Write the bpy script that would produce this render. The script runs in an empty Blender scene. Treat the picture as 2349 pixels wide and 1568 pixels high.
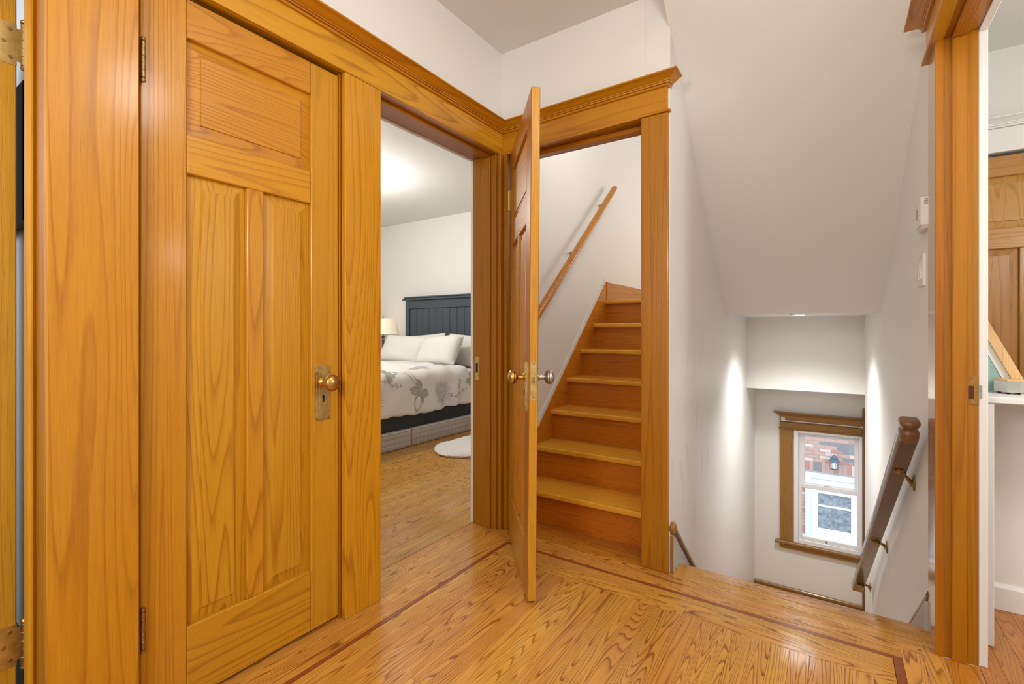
import bpy, bmesh, math, random
from mathutils import Vector, Matrix
rnd = random.Random(7)
S = bpy.context.scene
COL = S.collection
R = math.radians

# ------------------------------------------------------------------ camera, world, lights, exposure
cam = bpy.data.cameras.new('camera'); camo = bpy.data.objects.new('camera', cam); COL.objects.link(camo)
camo.location = (0, 0, 1.07); camo.rotation_euler = (R(90), 0, R(33.9))
cam.sensor_fit = 'HORIZONTAL'; cam.sensor_width = 36; cam.lens = 36 * 1100 / 2349
cam.shift_y = -22 / 2349; cam.clip_start = .02; cam.clip_end = 100
S.camera = camo
S.view_settings.view_transform = 'Standard'; S.view_settings.look = 'None'
S.view_settings.gamma = 1; S.view_settings.use_curve_mapping = False
S.view_settings.exposure = 0.08
w = bpy.data.worlds.new('sky'); S.world = w; w.use_nodes = True
bg = w.node_tree.nodes['Background']; bg.inputs['Color'].default_value = (.88, .94, 1, 1); bg.inputs['Strength'].default_value = 3.5

def point(name, loc, power, radius, color=(1, .975, .94)):
    l = bpy.data.lights.new(name, 'POINT'); l.energy = power; l.shadow_soft_size = radius; l.color = color
    o = bpy.data.objects.new(name, l); COL.objects.link(o); o.location = loc; return o
def area(name, loc, power, sx, sy, rot=(0, 0, 0), color=(1, .97, .92)):
    l = bpy.data.lights.new(name, 'AREA'); l.shape = 'RECTANGLE'; l.size = sx; l.size_y = sy; l.energy = power; l.color = color
    o = bpy.data.objects.new(name, l); COL.objects.link(o); o.location = loc; o.rotation_euler = rot; return o
point('hall_lamp_light', (0.0, 1.0, 2.33), 13, .13)
point('hall_fill_behind', (-.55, -.8, 1.65), 52, .2)  # added fill behind the camera, no fixture there
point('bedroom_lamp_light', (-3.95, 2.9, 2.3), 58, .14)
point('attic_lamp_light', (-.15, 4.65, 2.35), 20, .2)
point('attic_stair_fill', (-.80, 2.72, 2.62), 11, .12)  # added source hidden above the door header, brightens steps and shaft wall
point('side_room_fill', (1.5, 1.6, 1.7), 38, .15)  # added unseen source, set low to brighten walls more than the ceiling
point('left_room_window_light', (-3.0, -.9, 1.9), 34, .4, (.86, .93, 1))
sp = bpy.data.lights.new('downlight_light', 'SPOT'); sp.energy = 100; sp.spot_size = R(128); sp.spot_blend = 1; sp.shadow_soft_size = .10; sp.color = (1, 1, .99)
spo = bpy.data.objects.new('downlight_light', sp); COL.objects.link(spo); spo.location = (-.2, 3.84, 1.165)

# ------------------------------------------------------------------ materials
_m = {}
def new_mat(name):
    m = bpy.data.materials.new(name); m.use_nodes = True
    nt = m.node_tree; return m, nt, nt.nodes['Principled BSDF']
def flat(name, col, rough=.5, metal=0, bump=0, bscale=60, coat=0, spec=.5, var=0, emit=0):
    if name in _m: return _m[name]
    m, nt, p = new_mat(name)
    p.inputs['Base Color'].default_value = (*col, 1); p.inputs['Roughness'].default_value = rough
    p.inputs['Metallic'].default_value = metal; p.inputs['Coat Weight'].default_value = coat
    p.inputs['Specular IOR Level'].default_value = spec
    if emit:
        p.inputs['Emission Color'].default_value = (*col, 1); p.inputs['Emission Strength'].default_value = emit
    if bump or var:
        tc = nt.nodes.new('ShaderNodeTexCoord'); n = nt.nodes.new('ShaderNodeTexNoise')
        n.inputs['Scale'].default_value = bscale; n.inputs['Detail'].default_value = 4
        nt.links.new(tc.outputs['Object'], n.inputs['Vector'])
        if bump:
            b = nt.nodes.new('ShaderNodeBump'); b.inputs['Strength'].default_value = bump; b.inputs['Distance'].default_value = .004
            nt.links.new(n.outputs['Fac'], b.inputs['Height']); nt.links.new(b.outputs['Normal'], p.inputs['Normal'])
        if var:
            r = nt.nodes.new('ShaderNodeValToRGB'); e = r.color_ramp.elements
            e[0].position = .35; e[1].position = .65
            e[0].color = (*[c * (1 - var) for c in col], 1); e[1].color = (*[min(1, c * (1 + var * .4)) for c in col], 1)
            nt.links.new(n.outputs['Fac'], r.inputs['Fac']); nt.links.new(r.outputs['Color'], p.inputs['Base Color'])
    _m[name] = m; return m

STY = dict(
    #        light              dark               ka   kl   K   ring fib pore rough coat
    fir=   ((.68, .312, .012), (.39, .138, .003), 6.5, .50, 22, .64, .52, .32, .36, .9),
    stile= ((.67, .304, .012), (.43, .158, .004), 10., .10, 20, .50, .68, .50, .36, .9),
    edge=  ((.66, .330, .022), (.42, .165, .007), 16., .60, 14, .35, .80, .65, .40, .5),
    jamb=  ((.46, .174, .003), (.27, .078, .001), 9.0, .20, 18, .50, .52, .28, .36, .6),
    head=  ((.58, .236, .006), (.36, .112, .002), 7.0, .45, 18, .58, .45, .20, .36, .7),
    gloss= ((.62, .290, .050), (.44, .180, .030), 9.0, .20, 16, .40, .45, .22, .20, 2.3),
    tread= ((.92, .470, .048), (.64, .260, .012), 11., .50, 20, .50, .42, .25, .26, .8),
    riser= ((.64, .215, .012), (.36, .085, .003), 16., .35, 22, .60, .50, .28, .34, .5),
    oak=   ((.78, .390, .064), (.26, .085, .010), 12., .80, 30, .88, .46, .60, .22, .95),
    oakred=((.60, .235, .026), (.26, .070, .006), 12., .80, 30, .75, .50, .60, .22, .8),
    dark=  ((.34, .095, .018), (.16, .036, .006), 20., .6, 16, .6, .4, .3, .26, .6),
    walnut=((.36, .190, .055), (.20, .090, .020), 14., .5, 16, .45, .5, .3, .34, .6),
    rail=  ((.20, .118, .070), (.10, .056, .032), 20., .5, 16, .5, .5, .4, .22, 1.2),
    oldoak=((.54, .250, .048), (.30, .125, .018), 8.0, .50, 20, .55, .5, .3, .34, .6),
    finial=((.25, .115, .045), (.13, .055, .020), 14., .5, 14, .5, .5, .3, .30, .9),
    pale=  ((.80, .52, .25), (.58, .32, .12), 18., .8, 18, .6, .4, .2, .4, .2),
)
def wood(style, axis='z'):
    key = f'wood_{style}_{axis}'
    if key in _m: return _m[key]
    light, dark, ka, kl, K, rs, fs, ps, rough, coat = STY[style]
    m, nt, p = new_mat(key); N, L = nt.nodes.new, nt.links.new
    def math_(op, a, b=None, c=None):
        n = N('ShaderNodeMath'); n.operation = op
        for i, v in enumerate((a, b, c)):
            if v is None: continue
            if isinstance(v, (int, float)): n.inputs[i].default_value = v
            else: L(v, n.inputs[i])
        return n.outputs[0]
    tc = N('ShaderNodeTexCoord'); oi = N('ShaderNodeObjectInfo')
    sx = N('ShaderNodeSeparateXYZ'); L(tc.outputs['Object'], sx.inputs[0])
    o = {k: sx.outputs[i] for i, k in enumerate('XYZ')}
    l = o[axis.upper()]; a, b = [o[k] for k in 'XYZ' if k != axis.upper()]
    off = math_('MULTIPLY', oi.outputs['Random'], 61.3)
    a_ = math_('ADD', a, off); l_ = math_('ADD', l, math_('MULTIPLY', oi.outputs['Random'], 17.7))
    def noise(fa, fl, detail, rough_=.5):
        cx = N('ShaderNodeCombineXYZ')
        L(math_('MULTIPLY', a_, fa), cx.inputs[0]); L(math_('MULTIPLY', b, fa), cx.inputs[1]); L(math_('MULTIPLY', l_, fl), cx.inputs[2])
        n = N('ShaderNodeTexNoise'); n.inputs['Scale'].default_value = 1; n.inputs['Detail'].default_value = detail; n.inputs['Roughness'].default_value = rough_
        L(cx.outputs[0], n.inputs['Vector']); return n.outputs['Fac']
    n1 = noise(ka, kl, 1.2, .35); fib = noise(240, 7, 3, .65); por = noise(560, 15, 1); broad = noise(ka * .6, kl * 1.7, 0)
    wob = noise(ka * 9, kl * 7, 1)
    ring = math_('FRACT', math_('ADD', math_('MULTIPLY', n1, K), math_('MULTIPLY', wob, .35)))
    rr = N('ShaderNodeValToRGB'); e = rr.color_ramp.elements
    e[0].position = 0; e[0].color = (.10, .10, .10, 1); e[1].position = 1; e[1].color = (.05, .05, .05, 1)
    for pos, v in ((.50, .14), (.74, .42), (.88, 1), (.95, .55)):
        q = e.new(pos); q.color = (v, v, v, 1)
    L(ring, rr.inputs['Fac'])
    amt = math_('MULTIPLY', rr.outputs['Color'], math_('MULTIPLY', math_('ADD', broad, .35), rs * 1.15))
    fm = N('ShaderNodeMapRange'); fm.inputs['From Min'].default_value = .35; fm.inputs['From Max'].default_value = .75; L(fib, fm.inputs[0])
    pm = N('ShaderNodeMapRange'); pm.inputs['From Min'].default_value = .60; pm.inputs['From Max'].default_value = .70; L(por, pm.inputs[0])
    amt = math_('ADD', amt, math_('MULTIPLY', fm.outputs[0], fs * .55))
    amt = math_('ADD', amt, math_('MULTIPLY', pm.outputs[0], ps * .55)); 
    mx = N('ShaderNodeMix'); mx.data_type = 'RGBA'; mx.clamp_factor = True
    L(amt, mx.inputs[0]); mx.inputs[6].default_value = (*light, 1); mx.inputs[7].default_value = (*dark, 1)
    hs = N('ShaderNodeHueSaturation'); L(mx.outputs[2], hs.inputs['Color'])
    r2 = math_('FRACT', math_('MULTIPLY', oi.outputs['Random'], 7.31))
    L(math_('ADD', math_('MULTIPLY', r2, .15 if 'oak' in style else .12), .89), hs.inputs['Value'])
    L(math_('ADD', math_('MULTIPLY', math_('FRACT', math_('MULTIPLY', oi.outputs['Random'], 3.77)), .012), .494), hs.inputs['Hue'])
    L(hs.outputs[0], p.inputs['Base Color'])
    bp = N('ShaderNodeBump'); bp.inputs['Strength'].default_value = .30; bp.inputs['Distance'].default_value = .002
    L(math_('ADD', math_('MULTIPLY', amt, -1), fib), bp.inputs['Height']); L(bp.outputs[0], p.inputs['Normal'])
    p.inputs['Specular IOR Level'].default_value = .35; p.inputs['Roughness'].default_value = rough; p.inputs['Coat Weight'].default_value = coat * .42; p.inputs['Coat Roughness'].default_value = rough * .45
    _m[key] = m; return m

PAINT = flat('paint_wall', (.80, .785, .755), .55, bump=.05, bscale=35)
CEIL = flat('paint_ceiling', (.76, .745, .71), .6, bump=.04, bscale=30)
TRIMW = flat('paint_trim_white', (.82, .81, .78), .35, bump=.04, bscale=25)
BRASS = flat('aged_brass', (.70, .54, .22), .36, 1, var=.22, bscale=45)
BRASSD = flat('dark_brass', (.42, .29, .12), .38, 1, var=.3, bscale=90)
NICKEL = flat('worn_nickel', (.55, .54, .51), .34, 1, var=.2, bscale=80)
BLACK = flat('black_gap', (.012, .008, .006), .8)
VINYL = flat('white_vinyl', (.86, .87, .88), .3)
GREY = flat('skirt_grey_paint', (.50, .485, .46), .7, bump=.3, bscale=160, var=.12)

def scuffed():
    m, nt, p = new_mat('paint_scuffed'); N, L = nt.nodes.new, nt.links.new
    tc = N('ShaderNodeTexCoord'); mp = N('ShaderNodeMapping'); mp.inputs['Scale'].default_value = (1, 9, 2.2)
    n = N('ShaderNodeTexNoise'); n.inputs['Scale'].default_value = 1.6; n.inputs['Detail'].default_value = 3
    L(tc.outputs['Object'], mp.inputs[0]); L(mp.outputs[0], n.inputs['Vector'])
    s = N('ShaderNodeVectorMath'); s.operation = 'DISTANCE'; s.inputs[1].default_value = (-.609, 2.55, .35); L(tc.outputs['Object'], s.inputs[0])
    mr = N('ShaderNodeMapRange'); mr.inputs['From Min'].default_value = .25; mr.inputs['From Max'].default_value = .8; mr.inputs['To Min'].default_value = 1; mr.inputs['To Max'].default_value = 0
    L(s.outputs['Value'], mr.inputs[0])
    r = N('ShaderNodeMapRange'); r.inputs['From Min'].default_value = .58; r.inputs['From Max'].default_value = .75; L(n.outputs['Fac'], r.inputs[0])
    mu = N('ShaderNodeMath'); mu.operation = 'MULTIPLY'; L(mr.outputs[0], mu.inputs[0]); L(r.outputs[0], mu.inputs[1])
    mu2 = N('ShaderNodeMath'); mu2.operation = 'MULTIPLY'; L(mu.outputs[0], mu2.inputs[0]); mu2.inputs[1].default_value = .55
    mx = N('ShaderNodeMix'); mx.data_type = 'RGBA'; L(mu2.outputs[0], mx.inputs[0]); mx.inputs[6].default_value = (.80, .785, .755, 1); mx.inputs[7].default_value = (.47, .47, .44, 1)
    L(mx.outputs[2], p.inputs['Base Color']); p.inputs['Roughness'].default_value = .4
    return m
SCUFF = scuffed()
def glassmat():
    m, nt, p = new_mat('pane_glass'); nt.nodes.remove(p); N, L = nt.nodes.new, nt.links.new
    t = N('ShaderNodeBsdfTransparent'); t.inputs[0].default_value = (.93, .97, 1, 1); g = N('ShaderNodeBsdfGlossy'); g.inputs['Roughness'].default_value = .02
    f = N('ShaderNodeFresnel'); f.inputs[0].default_value = 1.5; mx = N('ShaderNodeMixShader')
    L(f.outputs[0], mx.inputs[0]); L(t.outputs[0], mx.inputs[1]); L(g.outputs[0], mx.inputs[2]); L(mx.outputs[0], nt.nodes['Material Output'].inputs[0]); return m
GLASS = glassmat()

# ------------------------------------------------------------------ mesh helpers
ORG = {}
def tag(o, label=None, cat=None, group=None, kind=None):
    if label: o['label'] = label
    if cat: o['category'] = cat
    if group: o['group'] = group
    if kind: o['kind'] = kind
    return o
def empty(name, loc, label, cat, kind=None, rot=None, group=None):
    o = bpy.data.objects.new(name, None); o.empty_display_size = .05; COL.objects.link(o)
    o.location = loc
    if rot: o.rotation_euler = rot
    ORG[o.name] = Vector(loc) if rot is None else Vector((0, 0, 0))
    return tag(o, label, cat, group, kind)
def fin(bm, name, mat, parent=None, smooth=None, local=False):
    if parent is not None and not local:
        bmesh.ops.translate(bm, verts=bm.verts, vec=-ORG.get(parent.name, Vector((0, 0, 0))))
    bmesh.ops.recalc_face_normals(bm, faces=bm.faces)
    me = bpy.data.meshes.new(name); bm.to_mesh(me); bm.free()
    for mm in (mat if isinstance(mat, (list, tuple)) else [mat]): me.materials.append(mm)
    if smooth is not None:
        me.polygons.foreach_set('use_smooth', [True] * len(me.polygons)); me.set_sharp_from_angle(angle=R(smooth))
    o = bpy.data.objects.new(name, me); COL.objects.link(o)
    if parent is not None:
        o.parent = parent; ORG[o.name] = ORG.get(parent.name, Vector((0, 0, 0)))
    else: ORG[o.name] = Vector((0, 0, 0))
    return o
def BM(): return bmesh.new()
def box(bm, x0, x1, y0, y1, z0, z1, bev=0, mi=0):
    vs = [bm.verts.new((x, y, z)) for z in (z0, z1) for y in (y0, y1) for x in (x0, x1)]
    fs = [bm.faces.new([vs[i] for i in q]) for q in ((0, 2, 3, 1), (4, 5, 7, 6), (0, 1, 5, 4), (2, 6, 7, 3), (0, 4, 6, 2), (1, 3, 7, 5))]
    for f in fs: f.material_index = mi
    if bev:
        es = list({e for f in fs for e in f.edges})
        bmesh.ops.bevel(bm, geom=es, offset=bev, segments=1, affect='EDGES', profile=.5)
    return vs
def bx(name, mat, parent, x0, x1, y0, y1, z0, z1, bev=.0015, local=False):
    b = BM(); box(b, min(x0, x1), max(x0, x1), min(y0, y1), max(y0, y1), min(z0, z1), max(z0, z1), bev); return fin(b, name, mat, parent, None, local)
def prism(bm, pts, axis, a0, a1):
    """polygon pts in the two other axes (order x,y,z without axis), extruded from a0 to a1 along axis"""
    def mk(p, a):
        return {'x': (a, p[0], p[1]), 'y': (p[0], a, p[1]), 'z': (p[0], p[1], a)}[axis]
    A = [bm.verts.new(mk(p, a0)) for p in pts]; B = [bm.verts.new(mk(p, a1)) for p in pts]
    n = len(pts); bm.faces.new(A); bm.faces.new(B[::-1])
    for i in range(n): bm.faces.new((A[i], A[(i + 1) % n], B[(i + 1) % n], B[i]))
def lathe(bm, prof, org, axis, n=24, flat_y=None):
    """prof: (radius, height) list along axis"""
    ax = Vector(axis).normalized(); u = ax.orthogonal().normalized(); v = ax.cross(u); org = Vector(org)
    rows = []
    for r, h in prof:
        if r < 1e-6: rows.append([bm.verts.new(org + ax * h)])
        else: rows.append([bm.verts.new(org + ax * h + (u * math.cos(2 * math.pi * k / n) + v * math.sin(2 * math.pi * k / n)) * r) for k in range(n)])
    for A, B in zip(rows, rows[1:]):
        for k in range(n):
            k2 = (k + 1) % n
            if len(A) == 1 and len(B) == 1: continue
            if len(A) == 1: bm.faces.new((A[0], B[k], B[k2]))
            elif len(B) == 1: bm.faces.new((A[k], B[0], A[k2]))
            else: bm.faces.new((A[k], B[k], B[k2], A[k2]))
    for row in (rows[0], rows[-1]):
        if len(row) > 2: bm.faces.new(row)
def tube(bm, pts, rads, n=12, sq=1.0):
    pts = [Vector(p) for p in pts]; rows = []
    if isinstance(rads, (int, float)): rads = [rads] * len(pts)
    for i, p in enumerate(pts):
        d = (pts[min(i + 1, len(pts) - 1)] - pts[max(i - 1, 0)]).normalized()
        u = d.cross(Vector((0, 0, 1))) if abs(d.z) < .98 else d.cross(Vector((0, 1, 0)))
        u.normalize(); v = u.cross(d)
        rows.append([bm.verts.new(p + (u * math.cos(2 * math.pi * k / n) + v * math.sin(2 * math.pi * k / n) * sq) * rads[i]) for k in range(n)])
    for A, B in zip(rows, rows[1:]):
        for k in range(n): bm.faces.new((A[k], B[k], B[(k + 1) % n], A[(k + 1) % n]))
    bm.faces.new(rows[0]); bm.faces.new(rows[-1][::-1])
def run(bm, prof, p0, p1, nrm, z, m0=0, m1=0, slope=0):
    """sweep profile (offset, height) between plan points p0->p1, outward nrm, mitre factors m0/m1; slope lifts z per metre"""
    p0 = Vector(p0); p1 = Vector(p1); nn = Vector(nrm); L_ = (p1 - p0).length; d = (p1 - p0) / L_
    rows = []
    for p, m, s in ((p0, m0, 0), (p1, m1, L_ * slope)):
        rows.append([bm.verts.new(((p + nn * o + d * (m * o)).x, (p + nn * o + d * (m * o)).y, z + h + s)) for o, h in prof])
    n = len(prof)
    for k in range(n): bm.faces.new((rows[0][k], rows[1][k], rows[1][(k + 1) % n], rows[0][(k + 1) % n]))
    bm.faces.new(rows[0]); bm.faces.new(rows[1][::-1])
CROWN = [(-.02, 0), (.010, 0), (.012, .003), (.012, .007), (.007, .009), (.007, .011), (.014, .012), (.015, .016), (.013, .017), (.013, .018), (.019, .019), (.020, .022),
         (.024, .024), (.031, .028), (.038, .033), (.046, .038), (.053, .040), (.057, .041), (.058, .044), (.057, .047), (-.02, .047)]

# ------------------------------------------------------------------ structure: floors
def floor_base(name, label, boxes, z=-.012):
    b = BM()
    for x0, x1, y0, y1 in boxes: box(b, x0, x1, y0, y1, z - .10, z)
    return tag(fin(b, name, flat('floor_joint', (.20, .075, .018), .5)), label, 'floor', None, 'structure')
_pl = {}
def plank(parent, x0, x1, y0, y1, style, axis, z1=0.0, z0=-.012):
    sx, sy = round(x1 - x0, 4), round(y1 - y0, 4); k = (sx, sy, style, axis)
    if k not in _pl:
        b = BM(); box(b, -sx / 2, sx / 2, -sy / 2, sy / 2, z0, z1, .0004)
        bmesh.ops.recalc_face_normals(b, faces=b.faces)
        me = bpy.data.meshes.new('plank'); b.to_mesh(me); b.free(); me.materials.append(wood(style, axis)); _pl[k] = me
    o = bpy.data.objects.new('plank', _pl[k]); COL.objects.link(o); o.parent = parent
    o.location = ((x0 + x1) / 2, (y0 + y1) / 2, rnd.uniform(-.0004, .0003)); return o
def strips_y(parent, x0, x1, y0, y1, wd, style, lens, z=0):
    n = max(1, round((x1 - x0) / wd)); wd = (x1 - x0) / n; gap = .0003
    for i in range(n):
        y = y1; first = True
        while y > y0 + 1e-6:
            ln = rnd.choice(lens) * (rnd.choice((.45, .7, 1)) if first else 1); first = False
            a = max(y0, y - ln)
            if a - y0 < .15: a = y0
            plank(parent, x0 + i * wd + gap, x0 + (i + 1) * wd - gap, a + gap, y - gap, style, 'y'); y = a
LENS = (1.3, 1.8, 2.4)
fh = floor_base('floor', 'honey oak strip floor of the upstairs hall with dark inlay border', [(-1.69, .30, -2.0, 2.275), (-1.50, -.722, 2.275, 2.37)])
strips_y(fh, -1.374, .160, -.2, 1.868, .057, 'oak', LENS)
strips_y(fh, -1.690, -1.394, .30, 2.125, .057, 'oak', LENS)
plank(fh, -1.393, -1.375, -.2, 2.026, 'dark', 'y'); plank(fh, -1.374, .16, 2.006, 2.026, 'dark', 'x'); plank(fh, .161, .185, .9, 2.026, 'dark', 'y')
for y0, y1 in ((1.869, 1.936), (1.937, 2.005)): 
    xs = [-1.374, -.55 + rnd.uniform(-.2, .2), .16]
    for xa, xb in zip(xs, xs[1:]): plank(fh, xa + .0005, xb - .0005, y0, y1, 'oak', 'x')
for j, (y0, y1) in enumerate(((2.027, 2.084), (2.085, 2.142))):
    xs = [-1.52 if j else -1.46, -.75 + rnd.uniform(-.3, .3), .186 + .06 * j]
    for xa, xb in zip(xs, xs[1:]): plank(fh, xa + .0005, xb - .0005, y0, y1, 'oak', 'x')
for j, (x0, x1) in enumerate(((.186, .243), (.244, .300))):
    plank(fh, x0, x1, .9, 2.026 + .057 * j + .057, 'oak', 'y')
plank(fh, .301, .385, 1.25, 2.106, 'oakred', 'y')
for y0, y1 in ((2.143, 2.175),): plank(fh, -1.50, -.59, y0, y1, 'oakred', 'x')
plank(fh, -1.480, -.739, 2.176, 2.255, 'oakred', 'x'); plank(fh, -1.480, -.739, 2.256, 2.356, 'oakred', 'x')
plank(fh, -.594, .299, 2.143, 2.206, 'oak', 'x')
# rounded nosing board at the head of the stairs
b = BM(); pr = [(2.207, -.022), (2.207, .0005)] + [(2.276 + .011 * math.sin(t), -.0105 + .011 * math.cos(t)) for t in [k * math.pi / 6 for k in range(7)]]
prism(b, pr, 'x', -.594, .299); fin(b, 'nosing_board', wood('oak', 'x'), fh, 40)
fb = floor_base('floor.001', 'oak strip floor of the bedroom beside the bed', [(-5.7, -1.69, 1.2, 4.80)])
strips_y(fb, -3.42, -1.692, 1.25, 4.78, .057, 'oak', (1.3, 1.7, 2.2))
fr_ = floor_base('floor.002', 'amber oak strip floor of the white side room', [(.385, 2.3, .9, 3.70)])
strips_y(fr_, .386, 1.30, 1.25, 3.62, .057, 'oakred', (1.0, 1.4))
tag(bx('floor.003', flat('left_floor_shadow', (.03, .022, .018), .4, var=.3), None, -4.4, -1.69, -1.6, .46, -.1, 0, 0), 'floor of the room behind the far left door, coloured dark for its shadow', 'floor', None, 'structure')  # near-black base colour stands in for shadow on the wood floor
tag(bx('floor.004', wood('oak', 'x'), None, -.609, .31, 3.58, 4.95, -1.45, -1.33, 0), 'wood floor of the stair landing below the small window', 'floor', None, 'structure')

# ------------------------------------------------------------------ structure: walls and ceilings
CZ = 2.61
def wall(name, label, boxes, mat=PAINT, prisms=()):
    b = BM()
    for q in boxes: box(b, *q)
    for pts, ax, a0, a1 in prisms: prism(b, pts, ax, a0, a1)
    return tag(fin(b, name, mat), label, 'wall' if 'wall' in name else 'ceiling', None, 'structure')
wall('wall_left', 'white hall wall above the long wood door header on the left', [(-1.69, -1.53, .34, .488, 0, CZ), (-1.69, -1.53, 1.15, 1.29, 0, CZ), (-1.69, -1.53, .488, 1.15, 2.06, CZ),
     (-1.69, -1.53, 1.29, 2.14, 2.06, CZ), (-1.69, -1.555, 2.14, 4.95, -.1, 3.5), (-1.69, -1.53, -2.0, -.55, 0, CZ), (-1.69, -1.53, -.55, .34, 2.06, CZ), (-1.555, -1.53, 2.14, 2.30, 2.06, CZ)])
wall('wall_back', 'white hall wall above the attic stair door', [(-1.53, -.7225, 2.174, 2.30, 2.09, CZ + .9), (-1.555, -1.50, 2.174, 2.30, 0, 2.09)])
wall('wall_stairwell', 'tall scuffed white wall on the left side of the down stairs', [(-.722, -.609, 2.174, 3.70, -1.5, CZ + .05), (-.722, -.609, 3.70, 4.95, -1.5, 1.22), (-.722, -.62, 2.30, 3.70, 2.66, 3.5)], SCUFF)
wall('wall_right', 'white wall on the right of the down stairs with thermostat and handrail', [(.30, .39, -2.0, 1.25, -.1, CZ), (.30, .39, 1.25, 2.13, 2.06, CZ)], PAINT,
     [([(.30, 2.13), (.30, 2.25), (.2245, 3.44), (.19, 4.43), (.215, 4.95), (.39, 4.95), (.39, 2.13)], 'z', -1.5, 2.66)])
wall('wall_front', 'white hall wall behind the viewer', [(-1.69, .39, -2.1, -2.0, 0, CZ)])
wall('wall_window', 'white landing wall around the small stairwell window', [(-.609, -.30, 4.92, 5.05, -1.45, .70), (.20, .33, 4.92, 5.05, -1.45, .70), (-.30, .20, 4.92, 5.05, -1.45, -.785), (-.30, .20, 4.92, 5.05, .217, .70)])
wall('ceiling', 'flat white ceiling of the upstairs hall', [(-1.69, .39, -2.1, 2.30, CZ, CZ + .1)], CEIL)
def k_(y): return 1.186 + (3.439 - y) * .988
wall('ceiling.001', 'sloping white soffit above the down stairs', [], CEIL, [([(1.985, k_(1.985)), (3.439, 1.186), (3.439, 1.30), (2.10, k_(2.10) + .12)], 'x', -.615, .31)])
wall('ceiling.002', 'low flat white ceiling with downlight over the stair landing', [(-.609, .31, 3.439, 4.43, 1.195, 1.30)], CEIL)
wall('wall_bulkhead', 'white bulkhead dropping above the landing window', [(-.609, .31, 4.43, 5.05, .607, 1.30)])
wall('wall_bedroom', 'pale bedroom wall behind the dark headboard', [(-5.8, -1.69, 4.78, 4.88, 0, CZ), (-5.8, -5.7, 1.15, 4.88, 0, CZ), (-5.8, -1.69, 1.15, 1.25, 0, CZ)])
wall('ceiling.003', 'white ceiling of the bedroom', [(-5.8, -1.69, 1.15, 4.88, CZ, CZ + .1)], CEIL)
wall('wall_attic', 'white wall at the top of the attic stairs', [(-1.69, 1.3, 5.05, 5.15, 1.22, 3.6), (1.2, 1.3, 3.4, 5.15, 1.22, 3.6), (-.62, .38, 3.42, 3.52, 2.66, 3.6), (.30, 1.3, 3.805, 3.84, 1.22, 3.6)])
wall('ceiling.004', 'white ceiling over the attic stairs', [(-1.69, 1.3, 2.2, 5.15, 3.5, 3.6)], CEIL)
tag(bx('floor.005', wood('oakred', 'x'), None, -.722, 1.3, 3.70, 5.05, 1.22, 1.302, 0), 'wood floor of the attic landing', 'floor', None, 'structure')
wall('wall_room', 'white end wall of the side room around a wood door', [(.39, .54, 3.65, 3.75, 0, CZ), (.54, 1.17, 3.65, 3.75, 2.05, CZ), (1.17, 2.4, 3.65, 3.75, 0, CZ), (2.3, 2.4, .8, 3.75, 0, CZ), (.39, 2.4, .8, .9, 0, CZ), (.54, 1.17, 3.75, 3.8, 0, 2.05)])
wall('ceiling.005', 'white ceiling of the side room', [(.39, 2.4, .8, 3.75, CZ, CZ + .1)], CEIL)
BLUEW = flat('paint_bluish', (.78, .80, .82), .6, bump=.1, bscale=120)
wall('wall_media', 'pale blue wall with a black television seen past the far left door', [(-4.4, -1.69, .45, .50, 0, CZ), (-4.5, -4.4, -1.6, .5, 0, CZ), (-4.4, -1.69, -1.7, -1.6, 0, CZ)], BLUEW)
wall('ceiling.006', 'ceiling of the room behind the far left door', [(-4.5, -1.69, -1.7, .5, CZ, CZ + .1)], CEIL)
wall('wall_closet', 'inside of the closet, coloured dark as shade behind the door gaps', [(-2.3, -2.25, .5, 1.15, 0, 2.3), (-2.3, -1.69, .5, .505, 0, 2.3), (-2.3, -1.69, 1.145, 1.15, 0, 2.3), (-2.3, -1.69, .5, 1.15, 2.28, 2.3)], flat('closet_shade', (.05, .03, .02), .9))  # walls coloured dark so the gaps round the closet door look shaded

# ------------------------------------------------------------------ door builder
def raised_panel(parent, x0, x1, z0, z1, th, axis):
    b = BM(); rings = []
    e = .037
    for sgn in (0, 1):
        for ins, dp in ((-.004, .0165), (.003, .0150), (e, .0085), (e + .0015, .0045)):
            y = dp if sgn == 0 else th - dp
            rings.append([b.verts.new(p) for p in ((x0 + ins, y, z0 + ins), (x1 - ins, y, z0 + ins), (x1 - ins, y, z1 - ins), (x0 + ins, y, z1 - ins))])
    for s in (0, 4):
        for A, B in zip(rings[s:s + 3], rings[s + 1:s + 4]):
            for k in range(4): b.faces.new((A[k], A[(k + 1) % 4], B[(k + 1) % 4], B[k]))
        b.faces.new(rings[s + 3])
    for k in range(4): b.faces.new((rings[0][k], rings[0][(k + 1) % 4], rings[4][(k + 1) % 4], rings[4][k]))
    return fin(b, 'panel', wood('fir', axis), parent, None, True)
def sticking(b, x0, x1, y0, y1, z0, z1): box(b, x0, x1, y0, y1, z0, z1, .0025)
PLATE = [(-.020, .099), (.020, .099), (.020, .092), (.031, .092), (.031, -.088), (.022, -.088), (.022, -.099), (-.022, -.099), (-.022, -.088), (-.031, -.088), (-.031, .092), (-.020, .092)]
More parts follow.
